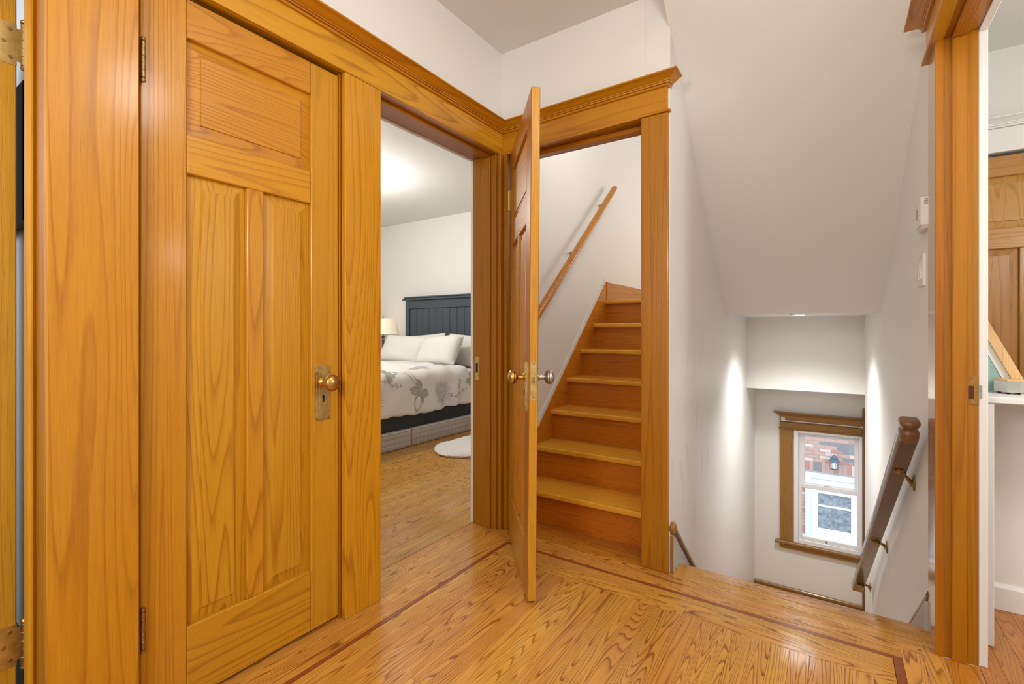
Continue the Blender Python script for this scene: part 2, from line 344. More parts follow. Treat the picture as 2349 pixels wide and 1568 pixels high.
def knob_set(parent, x, zc, y, out, plate_mat, knob_mat):
    """out = -1 towards the hall face, +1 towards the back"""
    b = BM(); prism(b, [(x + px, zc - .037 + pz) for px, pz in PLATE], 'y', y, y + out * .004)
    prism(b, [(x + px * .78, zc - .037 + pz * .93) for px, pz in PLATE], 'y', y + out * .003, y + out * .0062)
    prism(b, [(x + px * .50, zc - .037 + pz * .80) for px, pz in PLATE], 'y', y + out * .006, y + out * .0075)
    pl = fin(b, 'escutcheon', plate_mat, parent, None, True)
    b = BM(); lathe(b, [(.0055, 0), (.0055, .002)], (x, y + out * .0068, zc - .052), (0, out, 0), 14)
    box(b, x - .0028, x + .0028, min(y + out * .0068, y + out * .0088), max(y + out * .0068, y + out * .0088), zc - .073, zc - .052)
    fin(b, 'keyhole', BLACK, pl, None, True)
    for dx, dz in ((-.023, .078), (.023, .078), (-.023, -.155), (.023, -.155)):
        b = BM(); lathe(b, [(.0036, 0), (.003, .0022), (0, .003)], (x + dx, y + out * .0055, zc - .02 + dz * .72), (0, out, 0), 10); fin(b, 'screw', BRASSD, pl, 40, True)
    b = BM(); lathe(b, [(.018, 0), (.018, .004), (.012, .009), (.0095, .014), (.0095, .030), (.013, .034), (.022, .038), (.0275, .042), (.0285, .046), (.0255, .0475), (.0285, .049), (.030, .054), (.028, .060), (.022, .066), (.012, .070), (0, .0712)],
                     (x, y + out * .006, zc), (0, out, 0), 28)
    fin(b, 'knob', knob_mat, parent, 35, True)
def barrel(b, x, y, z0, z1, r=.0062):
    n = 5; h = (z1 - z0 - .026) / n; z = z0 + .013
    for i in range(n): lathe(b, [(r * .9, z + i * h), (r, z + i * h + .0008), (r, z + (i + 1) * h - .0008), (r * .9, z + (i + 1) * h)], (x, y, 0), (0, 0, 1), 14)
    for zz, s in ((z1 - .013, 1), (z0 + .013, -1)):
        lathe(b, [(r * .6, 0), (r * .6, .002), (r * 1.05, .003), (r * 1.15, .007), (r * .8, .0115), (0, .013)], (x, y, zz), (0, 0, s), 14)
def make_door(name, label, wd, ht, loc, rot, knobs=True, styles=('stile', 'fir')):
    d = empty(name, loc, label, 'door', 'structure', rot)
    th = .036; sw = .112; mw = .054
    ztr, zm1, zm0, zb = ht - .112, 1.627, 1.515, .212
    for x0 in (0, wd - sw):
        b = BM(); sticking(b, x0, x0 + sw, 0, th, 0, ht); fin(b, 'stile', wood(styles[0], 'z'), d, None, True)
    for z0, z1 in ((ztr, ht), (zm0, zm1), (0, zb)):
        b = BM(); sticking(b, sw + .0004, wd - sw - .0004, .0002, th - .0002, z0, z1); fin(b, 'rail', wood(styles[1], 'x'), d, None, True)
    xm = wd / 2
    b = BM(); sticking(b, xm - mw / 2, xm + mw / 2, .0004, th - .0004, zb + .0004, zm0 - .0004); fin(b, 'muntin', wood(styles[1], 'z'), d, None, True)
    raised_panel(d, sw, wd - sw, zm1, ztr, th, 'x')
    raised_panel(d, sw, xm - mw / 2, zb, zm0, th, 'z'); raised_panel(d, xm + mw / 2, wd - sw, zb, zm0, th, 'z')
    return d

# ------------------------------------------------------------------ left wall trim: closet and bedroom doorways
FZ0, FZ1 = 2.040, 2.155
t1 = empty('trim_1', (-1.53, 1.2, 0), 'golden wood casing and long crowned header around closet and bedroom doors', 'door trim', 'structure')
XF = -1.508
bx('casing', wood('fir', 'z'), t1, -1.53, XF, .319, .497, 0, FZ0 - .001, .0025)
bx('casing', wood('fir', 'z'), t1, -1.53, XF, 1.133, 1.303, 0, FZ0 - .001, .0025)
bx('casing', wood('jamb', 'z'), t1, -1.53, -1.500, 2.122, 2.151, 0, FZ0 - .001, .0025)
bx('casing', wood('jamb', 'z'), t1, -1.53, -1.520, 2.108, 2.121, 0, FZ0 - .001, .0015)
b = BM(); prism(b, [(-1.53, .30), (XF, .30), (XF, 2.1515), (-1.53, 2.1735)], 'z', FZ0, FZ1); fin(b, 'frieze', wood('fir', 'y'), t1)
b = BM(); run(b, CROWN, (XF, .30), (XF, 2.152), (1, 0), FZ1 - .003, 0, -1); fin(b, 'cornice', wood('head', 'y'), t1, 25)
J = wood('jamb', 'z')
bx('jamb', J, t1, -1.69, -1.535, 1.1285, 1.1495, 0, 2.04); bx('jamb', J, t1, -1.69, -1.535, .489, .5065, 0, 2.04)
bx('jamb', wood('jamb', 'y'), t1, -1.69, -1.535, .508, 1.128, 2.0405, 2.06)
bx('door_stop', J, t1, -1.60, -1.58, 1.115, 1.128, 0, 2.03); bx('door_stop', wood('jamb', 'y'), t1, -1.60, -1.58, .52, 1.115, 2.024, 2.04)
bx('jamb', J, t1, -1.685, -1.5305, 1.290, 1.3105, 0, 2.04); bx('jamb', J, t1, -1.685, -1.5305, 2.116, 2.139, 0, 2.04, .002)
bx('jamb', wood('jamb', 'y'), t1, -1.685, -1.5305, 1.311, 2.115, 2.040, 2.06)
bx('door_stop', J, t1, -1.625, -1.560, 2.104, 2.1155, 0, 2.028, .003); bx('door_stop', wood('jamb', 'y'), t1, -1.625, -1.560, 1.311, 2.115, 2.028, 2.0395, .003)
bx('door_stop', J, t1, -1.625, -1.560, 1.311, 1.3225, 0, 2.028, .003)
# painted casing on the bedroom side
for q in ((1.20, 1.300, 0, 2.13), (2.121, 2.22, 0, 2.13), (1.300, 2.121, 2.034, 2.13)): bx('back_casing', TRIMW, t1, -1.708, -1.6905, *q, .002)
# strike plates
sp_ = BM(); box(sp_, -1.672, -1.640, 2.1135, 2.1158, .805, .935, .0006); stp = fin(sp_, 'strike_plate', BRASS, t1)
bx('strike_hole', BLACK, stp, -1.664, -1.650, 2.1128, 2.1137, .845, .900, 0)
bx('strike_plate', BRASSD, t1, -1.537, -1.531, 1.1285, 1.1335, .845, .912, .0008)

# closet door
d1 = make_door('door_1', 'closed golden fir closet door with brass knob and long escutcheon plate', .617, 2.016, (-1.54, .5095, .012), (0, 0, R(90)))
KNB = flat('knob_bronze', (.60, .38, .11), .30, 1, var=.35, bscale=60)
knob_set(d1, .549, .878, 0, -1, BRASS, KNB)
for z0 in (.205, 1.722):
    b = BM(); barrel(b, .0015, -.014, z0, z0 + .122); fin(b, 'hinge', BRASSD, d1, 35, True)
b = BM(); box(b, .612, .6175, .008, .03, .80, .925, .0005); fin(b, 'latch_plate', BRASSD, d1, None, True)

# ------------------------------------------------------------------ back trim: attic stair doorway
t2 = empty('trim_2', (-1.1, 2.174, 0), 'golden wood casing and crowned header around the attic stair doorway', 'door trim', 'structure')
SL = .0133
def slope_(o):
    for v in o.data.vertices: v.co.z += (v.co.x + ORG[t2.name].x + 1.508) * SL
bx('casing', wood('jamb', 'z'), t2, -.735, -.613, 2.152, 2.1735, 0, 2.050, .003)
b = BM(); prism(b, [(-1.5075, 2.152), (-.617, 2.152), (-.617, 2.1735), (-1.486, 2.1735)], 'z', FZ0, FZ1 + .002); slope_(fin(b, 'frieze', wood('head', 'x'), t2))
b = BM(); run(b, CROWN, (XF, 2.152), (-.617, 2.152), (0, -1), FZ1 - .003, 1, 1); slope_(fin(b, 'cornice', wood('head', 'x'), t2, 25))
b = BM(); run(b, CROWN, (-.617, 2.152), (-.617, 2.19), (1, 0), FZ1 - .003, -1, 0); slope_(fin(b, 'cornice_return', wood('head', 'y'), t2, 25))
b = BM(); box(b, -.742, -.602, 2.143, 2.1735, 2.0395, 2.050, .003); slope_(fin(b, 'fillet', wood('head', 'x'), t2))
bx('jamb', J, t2, -.738, -.7225, 2.1737, 2.33, 0, 2.048); bx('jamb', J, t2, -1.500, -1.481, 2.1737, 2.33, 0, 2.04); bx('casing', J, t2, -1.4995, -1.4805, 2.150, 2.1735, 0, 2.038, .002)
bx('jamb', wood('jamb', 'x'), t2, -1.481, -.738, 2.1737, 2.33, 2.046, 2.09)
bx('door_stop', wood('jamb', 'x'), t2, -1.481, -.738, 2.215, 2.26, 2.020, 2.0455, .003)
bx('door_stop', J, t2, -.751, -.738, 2.215, 2.26, 0, 2.020, .003); bx('door_stop', J, t2, -1.481, -1.468, 2.215, 2.26, 0, 2.020, .003)

# attic door, standing open into the hall
d2 = make_door('door_2', 'open golden wood attic door standing ajar into the hall with two knobs', .735, 2.030, (-1.482, 2.158, .010), (R(-.5), 0, R(-49.4)), styles=('jamb', 'head'))
for c in d2.children:
    if c.name.startswith('stile') and max(v.co.x for v in c.data.vertices) > .7:
        c.data.materials.append(wood('edge', 'z'))
        for f in c.data.polygons:
            if f.normal.x > .9: f.material_index = 1
knob_set(d2, .670, .878, 0, -1, BRASS, KNB); knob_set(d2, .670, .878, .036, 1, NICKEL, NICKEL)
b = BM(); box(b, .7345, .7362, .006, .030, .790, .945, .0005); lp = fin(b, 'latch_plate', BRASS, d2, None, True)
b = BM(); prism(b, [(.736, .013), (.744, .013), (.736, .024)], 'z', .86, .885); fin(b, 'latch_bolt', BRASS, lp, None, True)
for zz in (.935, .805):
    b = BM(); lathe(b, [(.0038, 0), (.003, .0012), (0, .0015)], (.736, .018, zz), (1, 0, 0), 10); fin(b, 'screw', BRASSD, lp, 40, True)
for z0 in (.205, 1.722):
    b = BM(); barrel(b, -.004, -.006, z0, z0 + .118); box(b, -.0012, .0006, -.004, .030, z0 + .008, z0 + .110)
    fin(b, 'hinge', BRASS, d2, 35, True)
    bx('hinge_leaf', BRASS, t2, -1.4808, -1.4788, 2.160, 2.200, z0 + .020, z0 + .118, .0003)

# ------------------------------------------------------------------ far left doorway and its open door
t3 = empty('trim_3', (-1.6, .32, 0), 'moulded wood jamb of the doorway at the far left edge', 'door trim', 'structure')
bx('jamb', wood('jamb', 'z'), t3, -1.672, -1.5305, .3215, .3395, 0, 2.06, .002)
bx('door_stop', wood('stile', 'z'), t3, -1.650, -1.606, .308, .3213, 0, 2.05, .005)
bx('casing', wood('jamb', 'z'), t3, -1.6895, -1.6725, .332, .3395, 0, 2.06, .002)
bx('jamb', wood('jamb', 'y'), t3, -1.672, -1.5305, -.54, .3210, 2.04, 2.06)
bx('casing', wood('fir', 'z'), t3, -1.53, XF, -.70, -.55, 0, 2.2); bx('frieze', wood('fir', 'y'), t3, -1.53, XF, -.55, .2985, 2.04, 2.2)
d3 = make_door('door_3', 'wood door open at far left with brass butt hinges on its edge', .80, 2.02, (-1.722, .309, .012), (0, 0, R(180)), styles=('edge', 'fir'))
for z0 in (1.733, .215):
    zb_ = z0
    b = BM(); box(b, -.0018, .0002, .000, .036, zb_, zb_ + .105, .0004); box(b, -.0018, .0002, -.012, .0005, zb_ + .012, zb_ + .095, .0003)
    h = fin(b, 'hinge_leaf', BRASS, d3, None, True)
    b = BM(); barrel(b, -.013, -.0115, zb_ - .012, zb_ + .118, .0072); fin(b, 'hinge_barrel', BRASSD, h, 35, True)
    for yy, zz in ((.012, .088), (.024, .054), (.012, .018)):
        b = BM(); lathe(b, [(.0048, 0), (.0042, .0014), (0, .0016)], (-.0018, yy, zb_ + zz), (-1, 0, 0), 12); fin(b, 'screw', BRASSD, h, 40, True)
tv = empty('television', (-2.7, .45, 1.43), 'black flat television on pale blue wall past far left door', 'television')
bx('screen', flat('tv_black', (.006, .006, .008), .55, spec=.2), tv, -3.2, -2.18, .405, .43, 1.43, 1.89, .004)
bx('mount', BLACK, tv, -2.8, -2.6, .43, .4495, 1.55, 1.75, .002)

# ------------------------------------------------------------------ right doorway trim
t4 = empty('trim_4', (.29, 1.7, 0), 'varnished wood casing and stop jamb of the doorway on the right', 'door trim', 'structure')
GL = wood('jamb', 'z')
bx('casing', wood('gloss', 'z'), t4, .278, .2998, 2.1075, 2.250, 0, 2.034, .0015)
bx('jamb', GL, t4, .3003, .3835, 2.1075, 2.1295, 0, 2.06, .001)
bx('door_stop', wood('jamb', 'z'), t4, .3185, .3555, 2.0965, 2.1073, 0, 2.028, .0015)
bx('casing_edge', GL, t4, .279, .2998, 2.1055, 2.1073, 0, 2.034, .0005)
bx('jamb', wood('jamb', 'y'), t4, .3003, .3835, 1.25, 2.107, 2.040, 2.06, .001)
bx('door_stop', wood('jamb', 'y'), t4, .3185, .3555, 1.25, 2.107, 2.0285, 2.0398, .0015)
bx('frieze', wood('fir', 'y'), t4, .274, .2998, 1.0, 2.262, 2.046, 2.157, .001)
bx('fillet', wood('head', 'y'), t4, .262, .2998, 1.0, 2.275, 2.034, 2.0455, .002)
b = BM(); run(b, CROWN, (.274, 1.0), (.274, 2.262), (-1, 0), 2.155, 0, 1); fin(b, 'cornice', wood('head', 'y'), t4, 25)
b = BM(); run(b, CROWN, (.274, 2.262), (.300, 2.262), (0, 1), 2.155, -1, 0); fin(b, 'cornice_return', wood('head', 'x'), t4, 25)
bx('white_casing', TRIMW, t4, .3842, .4070, 2.113, 2.21, 0, 2.036, .002); bx('white_casing', TRIMW, t4, .3842, .4070, 1.22, 2.21, 2.037, 2.14, .002)
spb = BM(); box(spb, .3555, .3835, 2.1057, 2.1073, .838, .930, .0003); s4 = fin(spb, 'strike_plate', flat('tarnished_brass', (.38, .20, .03), .5, .5, var=.2, bscale=80), t4)
bx('strike_hole', flat('strike_hole_wood', (.09, .025, .006), .8), s4, .3605, .3722, 2.1050, 2.1058, .857, .898, 0)
for zz in (.911, .847):
    b = BM(); lathe(b, [(.003, 0), (.0024, .001), (0, .0012)], (.369, 2.1057, zz), (0, -1, 0), 10); fin(b, 'screw', BRASS, s4, 40)
bx('strike_lip', NICKEL, s4, .3836, .3930, 2.110, 2.1135, .858, .902, .0005)

# ------------------------------------------------------------------ attic staircase
st = empty('staircase', (-1.1, 2.34, 0), 'steep golden wood attic stairs behind the open door', 'staircase')
RISE, RUN = .191, .222
for i in range(7):
    y = 2.305 + i * RUN; zt = .183 + i * RISE
    ye = y + RUN + .046 if i < 6 else 5.04
    b = BM(); pr = [(ye, zt - .029), (ye, zt), (y + .006, zt), (y + .001, zt - .004), (y, zt - .012), (y, zt - .019), (y + .002, zt - .026), (y + .006, zt - .029)]
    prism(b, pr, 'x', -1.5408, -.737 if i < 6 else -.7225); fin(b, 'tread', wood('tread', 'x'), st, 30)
    z0 = 0 if i == 0 else zt - RISE
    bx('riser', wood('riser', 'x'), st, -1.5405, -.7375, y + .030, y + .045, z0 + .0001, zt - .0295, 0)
def sk(y): return .497 + (y - 2.615) * .934
b = BM(); prism(b, [(2.331, 0), (2.331, sk(2.331)), (3.672, sk(3.672)), (3.672, 0)], 'x', -1.5548, -1.540); fin(b, 'skirt_board', wood('riser', 'y'), st)
b = BM(); prism(b, [(2.331, sk(2.331) + .0005), (2.331, sk(2.331) + .026), (3.672, sk(3.672) + .026), (3.672, sk(3.672) + .0005)], 'x', -1.5548, -1.546); fin(b, 'white_bead', TRIMW, st)
b = BM(); prism(b, [(2.331, sk(2.331) + .030), (2.331, sk(2.331) + .036), (3.672, sk(3.672) + .036), (3.672, sk(3.672) + .030)], 'x', -1.5548, -1.549); fin(b, 'white_bead', TRIMW, st)
bx('landing_skirt', wood('head', 'y'), st, -1.5548, -1.535, 3.700, 5.04, 1.331, 1.480, .002)
bx('corner_strip', wood('riser', 'z'), st, -1.5548, -1.532, 3.674, 3.699, 1.331, 1.480, .002)
# attic handrail
ra = empty('handrail', (-1.47, 3.1, 1.7), 'plain wood handrail on the white wall of the attic stairs', 'handrail')
p0, p1 = Vector((-1.478, 2.36, 1.076)), Vector((-1.478, 3.700, 2.248)); dd = (p1 - p0).normalized()
b = BM(); tube(b, [p0, p1 - dd * .03, p1 - dd * .012, p1], [.025, .025, .022, .012], 16, .8); fin(b, 'rail', wood('head', 'y'), ra, 40)
for f in (.14, .52, .90):
    q = p0.lerp(p1, f); b = BM(); tube(b, [q + Vector((0, 0, -.018)), q + Vector((-.01, 0, -.045)), q + Vector((-.05, 0, -.055)), (-1.553, q.y, q.z - .055)], [.007, .007, .007, .014], 10)
    fin(b, 'bracket', BRASSD, ra, 40)

# ------------------------------------------------------------------ down stairs
ds = empty('staircase.001', (-.15, 2.3, 0), 'wood stairs going down from the hall beside the white wall', 'staircase')
for i in range(7):
    z = -.19 * i; y = 2.262 + .22 * i
    bx('riser', wood('riser', 'x'), ds, -.594, (.27, .262, .248, .234, .22, .206, .19)[i], y, y + .015, z - .19 + (.0 if i < 6 else .0005), z - .03 if i else -.023, 0)
    if i < 6: bx('tread', wood('oakred', 'x'), ds, -.594, (.262, .248, .234, .22, .206, .19)[i], y + .0155, y + .262, z - .2195, z - .190, .003)
def cp(y): return .195 - (y - 2.19) * .878
b = BM(); prism(b, [(2.1765, -.03), (2.1765, .165), (2.20, cp(2.20) - .030), (3.62, cp(3.62) - .030), (3.62, -1.33), (3.3, -1.33), (2.1765, -.25)], 'x', -.6085, -.5955); fin(b, 'skirt_board', GREY, ds)
bx('skirt_end', wood('walnut', 'z'), ds, -.6085, -.5945, 2.1705, 2.1762, .0005, .163, .001)
CAPP = [(0, -.028), (.018, -.026), (.024, -.018), (.026, -.006), (.022, .006), (.012, .015), (.003, .022), (0, .022)]
def cap(x, s, y0, y1, nm, xe=None):
    b = BM(); rows = []
    for y in (y0, y1):
        xx = x if (xe is None or y == y0) else xe
        rows.append([b.verts.new((xx + s * o, y, cp(y) + h)) for o, h in CAPP])
    n = len(CAPP)
    for k in range(n): b.faces.new((rows[0][k], rows[1][k], rows[1][(k + 1) % n], rows[0][(k + 1) % n]))
    b.faces.new(rows[0]); b.faces.new(rows[1][::-1]); return fin(b, nm, wood('rail', 'y'), ds, 50)
cap(-.6085, 1, 2.193, 3.65, 'skirt_cap'); cap(.2985, -1, 2.256, 3.42, 'skirt_cap', .224)
b = BM(); prism(b, [(2.256, -.2), (2.256, cp(2.256) - .03), (3.42, cp(3.42) - .03), (3.42, -1.2)], 'x', .270, .2990)
for v in b.verts: v.co.x -= (v.co.y - 2.25) * .063
fin(b, 'skirt_board', GREY, ds)
b = BM(); lathe(b, [(0, 0), (.012, .002), (.018, .010), (.018, .020), (.012, .024)], (-.600, 2.170, .187), (0, 1, 0), 16)
for v in b.verts: v.co.z = .193 + (v.co.z - .187) * 1.6
fin(b, 'skirt_cap_end', wood('walnut', 'z'), ds, 40)

def wx(y): return .30 - .063 * (y - 2.25)
rb = empty('handrail.001', (.2, 3.1, 0), 'glossy dark brown handrail with carved top end beside the down stairs', 'handrail')
p0, p1 = Vector((.236, 2.365, .690)), Vector((.128, 3.97, -.640)); dd = (p1 - p0).normalized()
side = dd.cross(Vector((0, 0, 1))).normalized(); up = side.cross(dd)
prof = [(-.026, -.030), (.026, -.030), (.031, -.018), (.031, .012), (.024, .026), (.010, .033), (-.010, .033), (-.024, .026), (-.031, .012), (-.031, -.018)]
def loft(b, secs):
    rows = [[b.verts.new(c + side * (u * s) + up * (v * s)) for u, v in prof] for c, s in secs]
    n = len(prof)
    for A, B in zip(rows, rows[1:]):
        for k in range(n): b.faces.new((A[k], B[k], B[(k + 1) % n], A[(k + 1) % n]))
    b.faces.new(rows[0][::-1]); b.faces.new(rows[-1])
b = BM(); loft(b, [(p0, .94), (p0 + dd * .004, 1), (p1 - dd * .004, 1), (p1, .92)]); fin(b, 'rail', wood('rail', 'y'), rb, 35)
ax_ = (Vector((0, 0, 1)) - dd * .55).normalized(); up = side.cross(ax_).normalized() * -1
up = up if up.y < 0 else -up
fb0 = p0 - dd * .001 + Vector((0, 0, -.004))
b = BM(); loft(b, [(fb0 + ax_ * h, k) for h, k in ((-.030, .92), (-.004, .98), (.006, 1.0), (.010, .94), (.014, .80), (.021, .74), (.028, .80), (.034, .96), (.042, 1.03), (.050, 1.0), (.056, .86), (.059, .55))])
fin(b, 'carved_end', wood('finial', 'z'), rb, 50); up = side.cross(dd)
for yw, zw in ((2.597, .446), (3.25, -.073), (3.875, -.575)):
    f = ((yw - .03) - p0.y) / (p1.y - p0.y); q = p0.lerp(p1, f) - up * .031; xw = wx(yw)
    b = BM(); lathe(b, [(.014, -.002), (.016, .002), (.016, .008), (.009, .012), (.009, .018)], q, -up, 16); cpt = fin(b, 'bracket', BRASSD, rb, 40)
    b = BM(); tube(b, [q - up * .012, q - up * .016 + Vector((.012, .004, 0)), q.lerp(Vector((xw - .02, yw, zw)), .7) + Vector((0, 0, .006)), (xw - .010, yw, zw - .004), (xw - .002, yw, zw - .012)], [.0065, .007, .0065, .009, .014], 12)
    fin(b, 'bracket_arm', BRASSD, cpt, 40)
    b = BM(); lathe(b, [(.016, 0), (.020, .002), (.020, .005), (.010, .008)], (xw, yw, zw - .004), (-1, 0, 0), 18)
    for v in b.verts: v.co.z = zw - .004 + (v.co.z - zw + .004) * 1.75
    fin(b, 'bracket_plate', BRASSD, cpt, 40)

# ------------------------------------------------------------------ stairwell window
W = empty('window_1', (-.05, 4.92, -.8), 'white double hung window in brown wood casing at the stair landing', 'window', 'structure')
WD = wood('walnut', 'z'); WDX = wood('walnut', 'x')
bx('casing', WD, W, -.405, -.304, 4.900, 4.9195, -.779, .207, .002)
bx('fillet', WDX, W, -.413, .212, 4.892, 4.9195, .208, .221, .003)
bx('frieze', WDX, W, -.405, .212, 4.898, 4.9195, .2215, .272, .001); bx('frieze', WDX, W, -.405, .212, 4.895, 4.9195, .2755, .330, .001)
b = BM(); run(b, [(-.005, 0), (.006, 0), (.012, .008), (.022, .016), (.036, .023), (.045, .027), (.047, .034), (-.005, .034)], (-.405, 4.9), (.212, 4.9), (0, -1), .330, -1, 0)
run(b, [(-.005, 0), (.006, 0), (.012, .008), (.022, .016), (.036, .023), (.045, .027), (.047, .034), (-.005, .034)], (-.405, 4.919), (-.405, 4.9), (-1, 0), .330, 0, 1)
fin(b, 'cornice', WDX, W, 25)
bx('stool', WDX, W, -.440, .205, 4.872, 4.9195, -.803, -.780, .004); bx('apron', WDX, W, -.405, .205, 4.894, 4.9195, -.848, -.8035, .004)
# vinyl unit
for nm, q in (('frame', (-.297, -.262, -.782, .213)), ('frame', (.172, .199, -.782, .213)), ('frame', (-.2615, .1715, .187, .213)), ('frame', (-.2615, .1715, -.782, -.745))):
    bx(nm, VINYL, W, q[0], q[1], 4.905, 5.0, q[2], q[3], .003)
us = bx('upper_sash', VINYL, W, -.2615, -.217, 4.955, 4.985, -.285, .1865, .004)
for q in ((.141, .1715, -.285, .1865), (-.2165, .1405, .157, .1865), (-.2165, .1405, -.285, -.252)): bx('sash_rail', VINYL, us, q[0], q[1], 4.955, 4.985, q[2], q[3], .003)
bx('pane', GLASS, us, -.2168, .1408, 4.968, 4.972, -.2515, .1565, 0)
ls = bx('lower_sash', VINYL, W, -.2615, -.235, 4.915, 4.945, -.7445, -.255, .004)
for q in ((.157, .1715, -.7445, -.255), (-.2345, .1565, -.292, -.255), (-.2345, .1565, -.7445, -.712)): bx('sash_rail', VINYL, ls, q[0], q[1], 4.915, 4.945, q[2], q[3], .003)
bx('pane', GLASS, ls, -.2348, .1568, 4.928, 4.932, -.7115, -.2925, 0)
b = BM(); box(b, -.075, -.025, 4.918, 4.942, -.2545, -.247, .002); box(b, -.065, -.030, 4.912, 4.920, -.250, -.240, .002); fin(b, 'sash_lock', VINYL, ls)
b = BM(); lathe(b, [(.008, 0), (.008, .003), (0, .004)], (-.055, 4.9145, -.728), (0, -1, 0), 14); fin(b, 'sash_button', NICKEL, ls, 40)
bb = empty('baseboard_landing', (-.2, 4.92, -1.33), 'brown wood baseboard under the landing window', 'baseboard', 'structure')
bx('board', wood('walnut', 'x'), bb, -.6085, .214, 4.900, 4.9195, -1.3295, -1.215, .001); bx('cap_moulding', wood('walnut', 'x'), bb, -.6085, .214, 4.892, 4.9195, -1.2145, -1.192, .004)
b = BM(); lathe(b, [(.005, -1.32), (.012, -1.318), (.012, .43), (.010, .44), (0, .447)], (.203, 4.893, 0), (0, 0, 1), 14)
tag(fin(b, 'trim_5', wood('finial', 'z'), None, 40), 'slim dark wood corner bead running up beside the landing window', 'corner bead', None, 'structure')
cr = empty('curtain_rod', (-.1, 4.886, .28), 'thin pale curtain rod on a small bracket across the window head', 'curtain rod')
ROD = flat('rod_white', (.72, .80, .84), .3, .3)
b = BM(); tube(b, [(-.352, 4.880, .289), (.196, 4.880, .289)], .0035, 10); fin(b, 'rod', ROD, cr, 40)
b = BM(); box(b, -.395, -.365, 4.8885, 4.8945, .282, .318, .001); box(b, -.385, -.350, 4.878, 4.8893, .284, .293, 0); fin(b, 'bracket', ROD, cr)
bx('bracket', ROD, cr, .190, .198, 4.876, 4.8945, .280, .298, .001)
for dx in (-.388, -.373):
    for dz in (.291, .309):
        b = BM(); lathe(b, [(.0035, 0), (.003, .001), (0, .0012)], (dx, 4.8885, dz), (0, -1, 0), 8); fin(b, 'screw', flat('rod_screw', (.05, .12, .13), .5), cr, 40)
# downlight
dl = empty('downlight', (-.2, 3.84, 1.195), 'round recessed downlight in the low landing ceiling', 'light')
b = BM(); lathe(b, [(.040, -.0005), (.055, -.0005), (.055, -.004), (.040, -.006)], (-.2, 3.84, 1.195), (0, 0, 1), 28); fin(b, 'ring', TRIMW, dl, 40)
b = BM(); lathe(b, [(.040, -.003), (.034, -.006), (0, -.007)], (-.2, 3.84, 1.195), (0, 0, 1), 28); fin(b, 'lens', flat('lamp_lens', (1, .98, .94), .4, emit=8), dl, 40)
# thermostat and switch
PLA = flat('white_plastic', (.80, .79, .76), .35)
th = empty('thermostat', (.28, 2.40, 1.455), 'white wall thermostat with grey display above the light switch', 'thermostat')
b = BM(); prism(b, [(2.325, 1.470), (2.455, 1.470), (2.455, 1.572), (2.325, 1.572)], 'x', .266, .2955); prism(b, [(2.335, 1.458), (2.445, 1.458), (2.455, 1.470), (2.325, 1.470)], 'x', .270, .2955); body = fin(b, 'body', PLA, th)
bx('display', flat('lcd_grey', (.33, .33, .31), .3), th, .2652, .2662, 2.395, 2.440, 1.505, 1.545, .0002)
for k in range(4): bx('vent', flat('vent_grey', (.30, .30, .29), .6), body, .276, .290, 2.3242, 2.3252, 1.545 + k * .006, 1.548 + k * .006, 0)
for k in range(4): bx('button', PLA, th, .2648, .2662, 2.360, 2.370, 1.500 + k * .014, 1.506 + k * .014, .0003)
sw = empty('light_switch', (.288, 2.47, 1.25), 'white double rocker light switch below the thermostat', 'light switch')
pb = BM(); prism(pb, [(2.405, 1.250), (2.53, 1.250), (2.53, 1.372), (2.405, 1.372)], 'x', .2815, .2955); fin(pb, 'plate', PLA, sw)
for y0 in (2.425, 2.475):
    b = BM(); prism(b, [(.2813, 1.275), (.275, 1.280), (.2795, 1.345), (.2813, 1.345)], 'y', y0, y0 + .034); fin(b, 'rocker', PLA, sw)
    for zz in (1.258, 1.362):
        b = BM(); lathe(b, [(.003, 0), (.002, .001), (0, .0012)], (.2815, y0 + .017, zz), (-1, 0, 0), 8); fin(b, 'screw', NICKEL, sw, 40)

# ------------------------------------------------------------------ bedroom
NAVY = flat('slate_paint', (.055, .072, .088), .42, bump=.03, bscale=40)
bed = empty('bed', (-4.1, 3.5, 0), 'queen bed with dark slate headboard and grey quilted storage base', 'bed')
hb = bx('headboard', NAVY, bed, -4.835, -3.365, 4.690, 4.715, .30, 1.48, .002)
for x0 in (-4.900, -3.385): bx('post', NAVY, hb, x0, x0 + .068, 4.66, 4.735, 0, 1.505, .003)
bx('top_rail', NAVY, hb, -4.8315, -3.3855, 4.668, 4.73, 1.392, 1.505, .003); bx('cap', NAVY, hb, -4.945, -3.275, 4.640, 4.755, 1.5055, 1.532, .006)
bx('cap', NAVY, hb, -4.925, -3.295, 4.650, 4.745, 1.533, 1.556, .008)
nsl = 12; ws = (4.8315 - 3.3855) / nsl
for k in range(nsl): bx('slat', NAVY, hb, -4.8315 + k * ws + .0015, -4.8315 + (k + 1) * ws - .0015, 4.678, 4.6895, .35, 1.3915, .004)
DK = flat('side_rail_black', (.012, .013, .016), .55)
bx('side_rail', DK, bed, -3.372, -3.345, 2.10, 4.66, .166, .56, .003); bx('side_rail', DK, bed, -4.90, -4.872, 2.10, 4.66, .0, .56, .003); bx('foot_rail', DK, bed, -4.90, -3.345, 2.06, 2.099, .0, .60, .004)
bx('mattress', flat('mattress_white', (.8, .78, .75), .8), bed, -4.865, -3.375, 2.11, 4.655, .36, .645, .04)
QF = flat('quilt_taupe', (.50, .455, .41), .85, bump=.15, bscale=250, var=.08)
